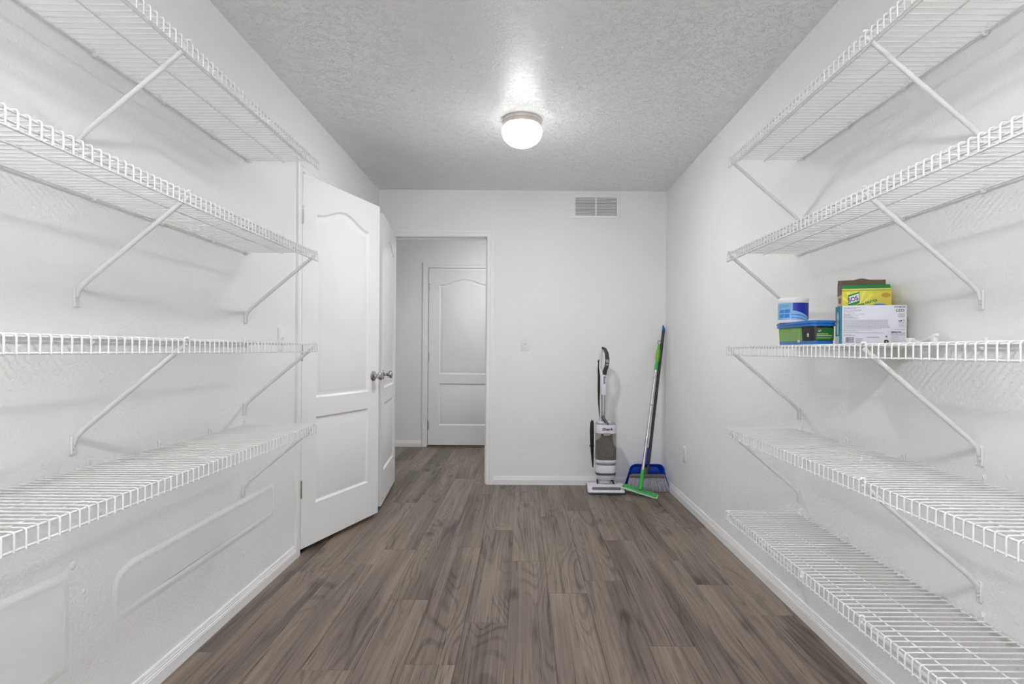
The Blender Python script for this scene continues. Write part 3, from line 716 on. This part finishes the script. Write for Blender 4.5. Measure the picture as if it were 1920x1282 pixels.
# dustpan clipped upright behind the bristles
t = thing('dustpan', 'blue plastic dustpan standing upright behind the broom bristles', 'dustpan', (0.987, 4.640, 0))
def pan_outline(hw0, hw1, h, r, n=7):
    P = [(hw0, 0)]
    for i in range(n+1):
        a = math.pi/2 * i / n; P.append((hw1 - r + r * math.cos(a), h - r + r * math.sin(a)))
    for i in range(n+1):
        a = math.pi/2 + math.pi/2 * i / n; P.append((-hw1 + r + r * math.cos(a), h - r + r * math.sin(a)))
    P.append((-hw0, 0)); return P
inn, out = pan_outline(0.168, 0.118, 0.185, 0.045), pan_outline(0.186, 0.138, 0.217, 0.055)
inn2, out2 = pan_outline(0.164, 0.114, 0.181, 0.043), pan_outline(0.190, 0.142, 0.221, 0.056)
n = len(inn); mb = MB()
rows = [([(x, 0.030, z) for x, z in inn2]), ([(x, 0.0215, z) for x, z in inn]), ([(x, -0.014 - 0.030 * (z / 0.22), z) for x, z in out]), ([(x, -0.015 - 0.030 * (z / 0.22), z) for x, z in out2]), ([(x, 0.034, z) for x, z in inn])]
mb.v = [p for r_ in rows for p in r_]
for k in (1, 2, 3): mb.f += [(k*n+i, k*n+i+1, (k+1)*n+i+1, (k+1)*n+i) for i in range(n-1)]
mb.f.append(tuple(range(n, 2*n))); mb.f.append(tuple(range(4*n, 5*n)))
mb.quad(rows[1][0], rows[1][-1], rows[4][-1], rows[4][0])
pan = mb.build('pan', 'blue', t, ang=40)
MB().tube([(0.006, 0.016, 0.205), (0.012, 0.030, 0.250), (0.016, 0.036, 0.300), (0.019, 0.040, 0.335)], [0.024, 0.019, 0.016, 0.013], 12, sx=0.75).build('handle', 'blue', t)
MB().tube([(-0.190, -0.013, 0.004), (0.190, -0.013, 0.004)], 0.0035, 6).build('rubber_lip', 'vac_dark', t)

# flat mop: head tipped against the vacuum's floor head
t = thing('flat_mop', 'green flat mop with silver pole tipped against the vacuum head', 'mop', (0.905, 4.452, 0))
a, b = Vector((-0.122, 0.062, 0.070)), Vector((0.118, -0.050, 0.016))
ax = (b - a).normalized(); up = Vector((0.02, -0.30, 0.95)); dp = ax.cross(up).normalized(); up = dp.cross(ax).normalized()
mtx = Matrix(((ax.x, dp.x, up.x, (a.x+b.x)/2), (ax.y, dp.y, up.y, (a.y+b.y)/2), (ax.z, dp.z, up.z, (a.z+b.z)/2), (0, 0, 0, 1)))
HL = (b - a).length / 2
hd = MB().rloft([(-0.006, HL - 0.004, 0.024, 0.008), (0.0, HL, 0.027, 0.010), (0.006, HL - 0.006, 0.020, 0.008), (0.009, HL - 0.02, 0.010, 0.006)], 5).xf(mtx).build('mop_head', 'green', t)
MB().rloft([(-0.014, HL + 0.004, 0.030, 0.010), (-0.006, HL + 0.006, 0.032, 0.010), (-0.004, HL + 0.003, 0.030, 0.010)], 5).xf(mtx).build('pad', 'palegreen', t)
MB().rloft([(0.001, HL - 0.03, 0.004, 0.003, 0, 0.014), (0.0085, HL - 0.03, 0.003, 0.003, 0, 0.014)], 4).xf(mtx).build('groove', 'block', hd)
p0 = Vector((0.000, 0.004, 0.052)); p1 = Vector((0.209, 0.300, 1.175))
dv = (p1 - p0).normalized()
MB().tube([p0, p0 + dv*0.02, p0 + dv*0.13, p0 + dv*0.15], [0.0185, 0.0185, 0.0135, 0.0125], 14).build('neck', 'green', t)
MB().tube([p0 + dv*0.14, p0 + dv*0.98], 0.0115, 14).build('pole', 'pole', t)
for q in (0.42, 0.66, 0.90): MB().tube([p0 + dv*q, p0 + dv*(q + 0.008)], 0.0124, 14).build('pole_joint', 'chrome', t)
MB().tube([p0 + dv*0.955, p0 + dv*0.99, p0 + dv*1.03], [0.0125, 0.0135, 0.0125], 14).build('grip_collar', 'green', t)
MB().tube([p0 + dv*1.02, p0 + dv*1.045, p0 + dv*1.09, p0 + dv*1.15, p0 + dv*1.172], [0.013, 0.0165, 0.017, 0.012, 0.008], 14).build('grip', 'lime', t)
c = p0 + dv*1.190; ring = [c + Vector((0.015 * math.cos(q * math.pi/8), 0.004 * math.sin(q * math.pi/8), 0.015 * math.sin(q * math.pi/8))) for q in range(17)]
MB().tube(ring, 0.0032, 8).build('hanging_ring', 'green', t)

# ================================================================== THINGS ON THE BOX SHELF
ZD = R3 + 0.0022
def strip(mb, x0, x1, z0, z1, y=-0.0003): return mb.quad((x0, y, z0), (x1, y, z0), (x1, y, z1), (x0, y, z1))
def text_lines(mb, x0, x1, z, hgt, rnd, fill=0.86):
    x = x0
    while x < x1:
        wl = rnd.uniform(0.0018, 0.0065); xe = min(x + wl, x1)
        strip(mb, x, xe, z, z + hgt); x = xe + rnd.uniform(0.0006, 0.0012)

# light bulb carton
BW, BD, BH = 0.179, 0.055, 0.119
t = thing('bulb_carton', 'white and teal carton of light bulbs with small print on the shelf', 'box', (0.969, 1.772, ZD), R(-14))
MB().box(0, BW, 0, BD, 0, BH, 0.0012).build('carton', 'card', t)
sd = MB().quad((-0.0003, 0.001, 0.001), (-0.0003, BD, 0.001), (-0.0003, BD, BH - 0.001), (-0.0003, 0.001, BH - 0.001)).quad((0.0, -0.0003, 0.0), (0.004, -0.0003, 0.0), (0.004, -0.0003, BH), (0.0, -0.0003, BH))
side = sd.build('side_panel', 'teal', t, smooth=False)
P = []
for i in range(20):
    a_ = 2 * math.pi * i / 20; P.append((0.012 * math.cos(a_), 0.020 * math.sin(a_)))
mb = MB(); vs = [(-0.0007, 0.028 + y, 0.080 + z) for y, z in P]; mb.add(vs, [tuple(range(20))])
mb.quad((-0.0007, 0.021, 0.030), (-0.0007, 0.036, 0.030), (-0.0007, 0.040, 0.080), (-0.0007, 0.016, 0.080)); mb.build('bulb_picture', 'bulb', side, smooth=False)
mb = MB().quad((-0.0007, 0.012, 0.004), (-0.0007, 0.052, 0.004), (-0.0007, 0.052, 0.026), (-0.0007, 0.012, 0.026)); mb.build('info_panel', 'card', side, smooth=False)
MB().box(0.006, BW - 0.004, 0.004, BD - 0.004, BH - 0.0004, BH + 0.0006).build('top_panel', 'teal', t, smooth=False)
rnd = random.Random(5)
mb = MB(); top = BH
for i, (z, x1) in enumerate(((0.1115, .048), (0.1085, .036), (0.1045, .052), (0.1010, .048), (0.0960, .030), (0.0915, .058), (0.0890, .020), (0.0865, .041), (0.0830, .028), (0.0812, .042), (0.0775, .038))):
    text_lines(mb, 0.008, 0.008 + x1, z, 0.0014, rnd)
for i in range(10): text_lines(mb, 0.008, 0.134 - rnd.uniform(0, 0.008), 0.0735 - i * 0.0026, 0.0011, rnd)
text_lines(mb, 0.008, 0.110, 0.0470, 0.0011, rnd); text_lines(mb, 0.008, 0.085, 0.0436, 0.0011, rnd); text_lines(mb, 0.008, 0.042, 0.0418, 0.0011, rnd)
text_lines(mb, 0.008, 0.050, 0.0382, 0.0012, rnd); text_lines(mb, 0.008, 0.118, 0.0350, 0.0013, rnd)
for i, x1 in enumerate((.030, .040)): text_lines(mb, 0.009, x1, 0.0292 - i*0.0022, 0.0013, rnd)
for i in range(7): text_lines(mb, 0.042, 0.058 + rnd.uniform(0, 0.010), 0.0180 - i*0.0024, 0.0011, rnd)
for i in range(3): text_lines(mb, 0.072, 0.107, 0.0222 - i*0.0020, 0.0013, rnd) if i < 2 else None
for i in range(5): text_lines(mb, 0.158 - 0.0035*rnd.random(), 0.173, 0.0925 - i*0.0026, 0.0013, rnd)
for i in range(5): text_lines(mb, 0.160, 0.171, 0.0690 - i*0.0034, 0.0010, rnd)
for i in range(7): text_lines(mb, 0.140, 0.152 + rnd.uniform(0, .018), 0.0285 - i*0.0036, 0.0010, rnd)
text_lines(mb, 0.146, 0.173, 0.0450, 0.0010, rnd)
mb.build('small_print', 'midink', t, smooth=False)
mb = MB(); x = 0.014
while x < 0.036:
    wv = rnd.choice((0.0004, 0.0006, 0.0010, 0.0014)); strip(mb, x, x + wv, 0.006, 0.0225); x += wv + rnd.choice((0.0004, 0.0007))
mb.build('barcode', 'greyink', t, smooth=False)
mb = MB(); strip(mb, 0.137, 0.173, 0.0345, 0.0357)                       # facts panel rules
for z in (0.0322, 0.0300, 0.004): strip(mb, 0.137, 0.173, z, z + 0.0004)
strip(mb, 0.1366, 0.137, 0.004, 0.036); strip(mb, 0.173, 0.1734, 0.004, 0.036)
for x in (0.1575, 0.1745): strip(mb, x, x + 0.0004, 0.0515, 0.068)
strip(mb, 0.1575, 0.1749, 0.0515, 0.0519); mb.build('ruled_lines', 'greyink', t, smooth=False)
bb = MB(); strip(bb, 0.1575, 0.1749, 0.0682, 0.0755); bb = bb.build('black_tab', 'ink', t, smooth=False)
text_mb('T20', 0.0088, 'CENTER', 0.0004, 0, 1.25).build('lettering', 'whiteink', t, (0.1662, -0.0006, 0.0690), FRONT)
text_mb('LED', 0.0115, 'RIGHT', 0.0002, 0, 1.15).build('lettering', 'greyink', t, (0.1725, -0.0006, 0.0985), FRONT)
text_mb('1010 866 232', 0.0056, 'RIGHT', 0.0002, 0, 1.0).build('lettering', 'greyink', t, (0.1755, -0.0006, 0.1115), FRONT)
text_mb('Lighting Facts', 0.0050, 'LEFT', 0.0002, 0, 1.0).build('lettering', 'ink', t, (0.1372, -0.0006, 0.0370), FRONT)
mb = MB(); strip(mb, 0.1185, 0.131, 0.0035, 0.0125); strip(mb, 0.1205, 0.129, 0.0125, 0.0145); q = mb.build('recycling_mark', 'ink', t, smooth=False)
MB().lathe([(0.0001, -0.0004), (0.0028, -0.0004), (0.0028, -0.0008), (0.0001, -0.0008)], 14, (0.1247, 0, 0.0085), 'Y').build('disc', 'midink', q)
MB().lathe([(0.0001, -0.0002), (0.0028, -0.0002), (0.0028, -0.0006), (0.0001, -0.0006)], 14, (0.1247, 0, 0.0245), 'Y').build('round_mark', 'greyink', t)

# opened scouring-pad carton behind it
SW, SD_, SHt = 0.137, 0.074, 0.190
t = thing('scouring_pad_carton', 'opened yellow and green carton of scouring pads behind the white carton', 'box', (1.0145, 1.848, ZD), R(-19))
mb = MB().box(0, SW, 0, 0.001, 0, SHt - 0.012).box(SW - 0.001, SW, 0.001, SD_, 0, SHt - 0.010).box(0, SW, 0, SD_, 0, 0.001).box(0, SW, SD_ - 0.001, SD_, 0, SHt)
body = mb.build('carton', 'yellow', t, smooth=False)
MB().box(0, 0.001, 0.0012, SD_ - 0.001, 0, SHt - 0.020).build('side_panel', 'gold', t, smooth=False)
# green rim: the folded front flap slants back
MB().add([(0, -0.0006, SHt - 0.019), (SW, -0.0006, SHt - 0.019), (SW - 0.003, 0.008, SHt + 0.0), (0.0, 0.008, SHt + 0.0), (0, 0.0004, SHt - 0.019), (SW, 0.0004, SHt - 0.019), (SW - 0.003, 0.009, SHt + 0.0), (0.0, 0.009, SHt + 0.0)],
         [(0, 1, 2, 3), (4, 5, 6, 7), (0, 1, 5, 4), (1, 2, 6, 5), (2, 3, 7, 6), (3, 0, 4, 7)]).build('front_flap', 'cgreen', t, smooth=False)
pb = [(0.0, 0.13), (SW, 0.13), (SW, SHt + 0.022), (SW*0.70, SHt + 0.023)]
for i in range(9): q = i / 8; pb.append((SW * (0.66 - 0.32 * q), SHt + 0.023 + 0.0045 * math.sin(q * math.pi)))
pb += [(SW*0.30, SHt + 0.023), (0.0, SHt + 0.022)]
MB().prism(pb, SD_ - 0.0026, SD_ - 0.0012).build('back_flap', 'brown', t, smooth=False)
MB().box(-0.001, 0.0002, 0.004, SD_ - 0.001, SHt - 0.030, SHt + 0.012).build('side_flap', 'brown', t, smooth=False)
MB().box(0.012, SW - 0.012, 0.014, SD_ - 0.008, 0.04, SHt - 0.001, 0.004).build('pads', 'sponge', t)
mb = MB()          # sunburst on the front print
for i in range(6):
    a_ = R(20 + i * 24); b_ = a_ + R(9); o_ = (0.045, 0.115); L_ = 0.06
    pts = [o_] + [(min(SW - 0.002, max(0.002, o_[0] + L_ * math.cos(q))), min(SHt - 0.020, o_[1] + L_ * math.sin(q))) for q in (a_, b_)]
    mb.add([(x, -0.0003, z) for x, z in pts], [(0, 1, 2)])
mb.build('sunburst', 'lemon', t, smooth=False)
def para(x0, x1, z0, z1, sl, y): return MB().quad((x0, y, z0), (x1, y, z0 + sl), (x1, y, z1 + sl), (x0, y, z1))
para(0.017, 0.049, 0.122, 0.158, 0.010, -0.0005).build('logo_ground', 'cgreen', t, smooth=False)
para(0.019, 0.047, 0.1300, 0.1525, 0.010, -0.0008).build('logo_panel', 'whiteink', t, smooth=False)
text_mb('SOS', 0.0200, 'CENTER', 0.0005, 0, 0.84).build('lettering', 'navy', t, (0.0330, -0.0012, 0.1385), (R(90), R(-18), 0))
text_mb('Cleans FASTER', 0.0108, 'LEFT', 0.0004, 0, 1.0).build('lettering', 'cgreen', t, (0.034, -0.0010, 0.1200), (R(90), R(-14), 0))
P = [(0.122 + 0.013 * math.cos(a_ * math.pi/8), 0.156 + 0.0075 * math.sin(a_ * math.pi/8)) for a_ in range(16)]
MB().add([(x, -0.0005, z) for x, z in P], [tuple(range(16))]).build('burst_mark', 'gold', t, smooth=False)
P = [(0.104 + 0.024 * math.cos(a_ * math.pi/8), 0.118 + 0.012 * math.sin(a_ * math.pi/8)) for a_ in range(16)]
MB().add([(x, -0.0006, z) for x, z in P], [tuple(range(16))]).build('pad_picture', 'azure', t, smooth=False)
text_mb('SOS', 0.022, 'CENTER', 0.0008, 0, 0.9).build('lettering', 'navy', t, (-0.0012, 0.034, 0.135), LEFTF)

# black tub with a blue lid
TX, TY, TW, TD = 0.966, 1.992, 0.042, 0.131
t = thing('plastic_tub', 'black plastic tub with blue lid and green labels on the shelf', 'tub', (TX, TY, ZD))
MB().rloft([(0.0, TW - 0.010, TD - 0.008, 0.014), (0.003, TW - 0.007, TD - 0.005, 0.016), (0.062, TW - 0.003, TD - 0.003, 0.018)], 6).build('tub_body', 'tubblack', t)
MB().rloft([(0.0008, TW - 0.0085, TD - 0.0065, 0.016), (0.002, TW - 0.0062, TD - 0.0042, 0.016), (0.0125, TW - 0.0050, TD - 0.0036, 0.018), (0.0126, TW - 0.0064, TD - 0.0050, 0.018)], 6).build('base_band', 'tubblue', t)
MB().rloft([(0.060, TW - 0.002, TD - 0.002, 0.018), (0.0605, TW + 0.002, TD + 0.002, 0.020), (0.066, TW + 0.0025, TD + 0.0025, 0.020), (0.0665, TW, TD, 0.020), (0.0695, TW, TD, 0.020), (0.070, TW + 0.0035, TD + 0.0035, 0.020), (0.0765, TW + 0.003, TD + 0.003, 0.020), (0.0790, TW - 0.001, TD - 0.001, 0.020), (0.0792, TW - 0.006, TD - 0.006, 0.018)], 6).build('lid', 'tubblue', t)
xs = -TW + 0.0018                                     # label on the side that faces the room
def sx_(z): return -(TW - 0.0069 + 0.0038 * (z - 0.003) / 0.059) - 0.0006
def labq(y0, y1, z0, z1, k=0.0): return MB().quad((sx_(z0) - k, y0, z0), (sx_(z0) - k, y1, z0), (sx_(z1) - k, y1, z1), (sx_(z1) - k, y0, z1))
lb = labq(-0.060, 0.112, 0.0035, 0.058).build('side_label', 'leaf', t, smooth=False)
rnd = random.Random(9); mb = MB()
for i in range(8):
    y = 0.10
    z = 0.050 - i * 0.0048
    while y > -0.05:
        e = max(-0.05, y - rnd.uniform(0.006, 0.022)); mb.quad((sx_(z) - .0004, y, z), (sx_(z) - .0004, e, z), (sx_(z) - .0004, e, z + .0013), (sx_(z) - .0004, y, z + .0013)); y = e - 0.004
mb.build('small_print', 'greentext', lb, smooth=False)
text_mb('000', 0.0125, 'CENTER', 0.0003, 0, 0.9).build('lettering', 'whiteink', lb, (sx_(0.015) - 0.0008, -0.035, 0.0085), LEFTF)
labq(-0.105, -0.094, 0.026, 0.037).build('white_sticker', 'whiteink', t, smooth=False)
labq(-0.102, -0.098, 0.028, 0.034, 0.0004).build('sticker_mark', 'ink', t, smooth=False)
def sy_(z): return -(TD - 0.0049 + 0.0020 * (z - 0.003) / 0.059) - 0.0006
fl = MB().quad((-0.026, sy_(.014), 0.014), (0.032, sy_(.014), 0.014), (0.032, sy_(.055), 0.055), (-0.026, sy_(.055), 0.055)).build('front_label', 'forest', t, smooth=False)
mb = MB(); rnd = random.Random(12)
for z, x1, h_ in ((0.0335, 0.014, 0.0028), (0.0285, 0.026, 0.0028), (0.0235, 0.028, 0.0011), (0.0205, 0.022, 0.0011)):
    x = -0.023
    while x < x1:
        e = min(x1, x + rnd.uniform(0.003, 0.008)); mb.quad((x, sy_(z) - .0004, z), (e, sy_(z) - .0004, z), (e, sy_(z) - .0004, z + h_), (x, sy_(z) - .0004, z + h_)); x = e + 0.001
mb.build('small_print', 'greentext', fl, smooth=False)
MB().lathe([(0.0001, -0.0003), (0.0062, -0.0003), (0.0062, -0.0007), (0.0001, -0.0007)], 18, (-0.015, sy_(0.046), 0.046), 'Y').build('round_seal', 'brown', fl)
y_ = sy_(0.046) - 0.0011
MB().quad((-0.0195, y_, 0.0455), (-0.0175, y_, 0.0468), (-0.0145, y_, 0.0435), (-0.0150, y_, 0.0415)).quad((-0.0145, y_, 0.0435), (-0.0150, y_, 0.0415), (-0.0090, y_, 0.0478), (-0.0100, y_, 0.0490)).build('check_mark', 'whiteink', fl, smooth=False)

# round blue and white canister on the tub
t = thing('round_canister', 'round white canister with blue wave print standing on the tub', 'canister', (0.960, 2.066, ZD + 0.0790))
MB().lathe([(0.0, 0), (0.0475, 0), (0.049, 0.002), (0.0495, 0.070), (0.0485, 0.073), (0.0, 0.073)], 48).build('canister_body', 'clearlid', t)
MB().lathe([(0.0, 0.0705), (0.0505, 0.0705), (0.051, 0.073), (0.051, 0.084), (0.0495, 0.0865), (0.0, 0.0865)], 48).build('lid', 'clearlid', t)
MB().box(-0.012, -0.006, -0.053, -0.047, 0.084, 0.0895, 0.001).build('lid_tab', 'clearlid', t)
def wrap(name, m_, a0, a1, z0f, z1f, r_, n=18, par=None):
    mb = MB()
    for i in range(n):
        q0, q1 = a0 + (a1-a0)*i/n, a0 + (a1-a0)*(i+1)/n
        pt = lambda q, z: (r_ * math.cos(R(q)), r_ * math.sin(R(q)), z)
        mb.quad(pt(q0, z0f((q0-a0)/(a1-a0))), pt(q1, z0f((q1-a0)/(a1-a0))), pt(q1, z1f((q1-a0)/(a1-a0))), pt(q0, z1f((q0-a0)/(a1-a0))))
    return mb.build(name, m_, par or t)
lab = wrap('label', 'sky', 150, 330, lambda u: 0.010, lambda u: 0.069, 0.0498, 36)
wrap('wave_print', 'royal', 244, 330, lambda u: 0.042 - 0.030 * u ** 1.5, lambda u: 0.069, 0.0501, 18, lab)
for k_, (z0, z1, mm) in enumerate(((0.026, 0.030, 'azure'), (0.016, 0.0195, 'azure'))):
    wrap('wave_line', mm, 238, 330, lambda u, z=z0: z - 0.012 * u + 0.002 * math.sin(u*5), lambda u, z=z1: z - 0.014 * u + 0.002 * math.sin(u*5), 0.0500, 14, lab)
for a0, a1, z0, z1 in ((186, 209, 0.034, 0.046), (212, 234, 0.034, 0.046), (184, 209, 0.017, 0.030), (212, 232, 0.017, 0.030)):
    wrap('picture_tile', 'azure', a0, a1, lambda u, z=z0: z, lambda u, z=z1: z, 0.0501, 5, lab)
for z, a1 in ((0.064, 206), (0.0605, 226), (0.057, 231), (0.0535, 222), (0.050, 200)):
    wrap('text_line', 'navy', 180, a1, lambda u, z=z: z, lambda u, z=z: z + 0.0009, 0.0501, 6, lab)

# loose white shelf bracket lying by the wall
t = thing('shelf_bracket', 'loose small white wire shelf bracket lying beside the bulb carton', 'bracket', (1.135, 1.640, ZD))
MB().box(-0.010, 0.010, 0.052, 0.080, 0, 0.020, 0.004).tube([(0, 0.060, 0.012), (0.0, 0.020, 0.006), (0.0, -0.030, 0.018)], [0.006, 0.0045, 0.006], 10).build('arm', 'clip', t)
MB().tube([(0, -0.026, 0.014), (0, -0.036, 0.022), (0, -0.050, 0.026)], [0.006, 0.007, 0.0045], 10).box(-0.005, 0.005, -0.046, -0.030, 0.0, 0.020, 0.002).build('end_hook', 'clip', t)
MB().lathe([(0.0055, -0.0095), (0.0055, -0.012), (0.001, -0.011)], 12, (0, 0.066, 0.011), 'X').build('screw', 'screw', t)
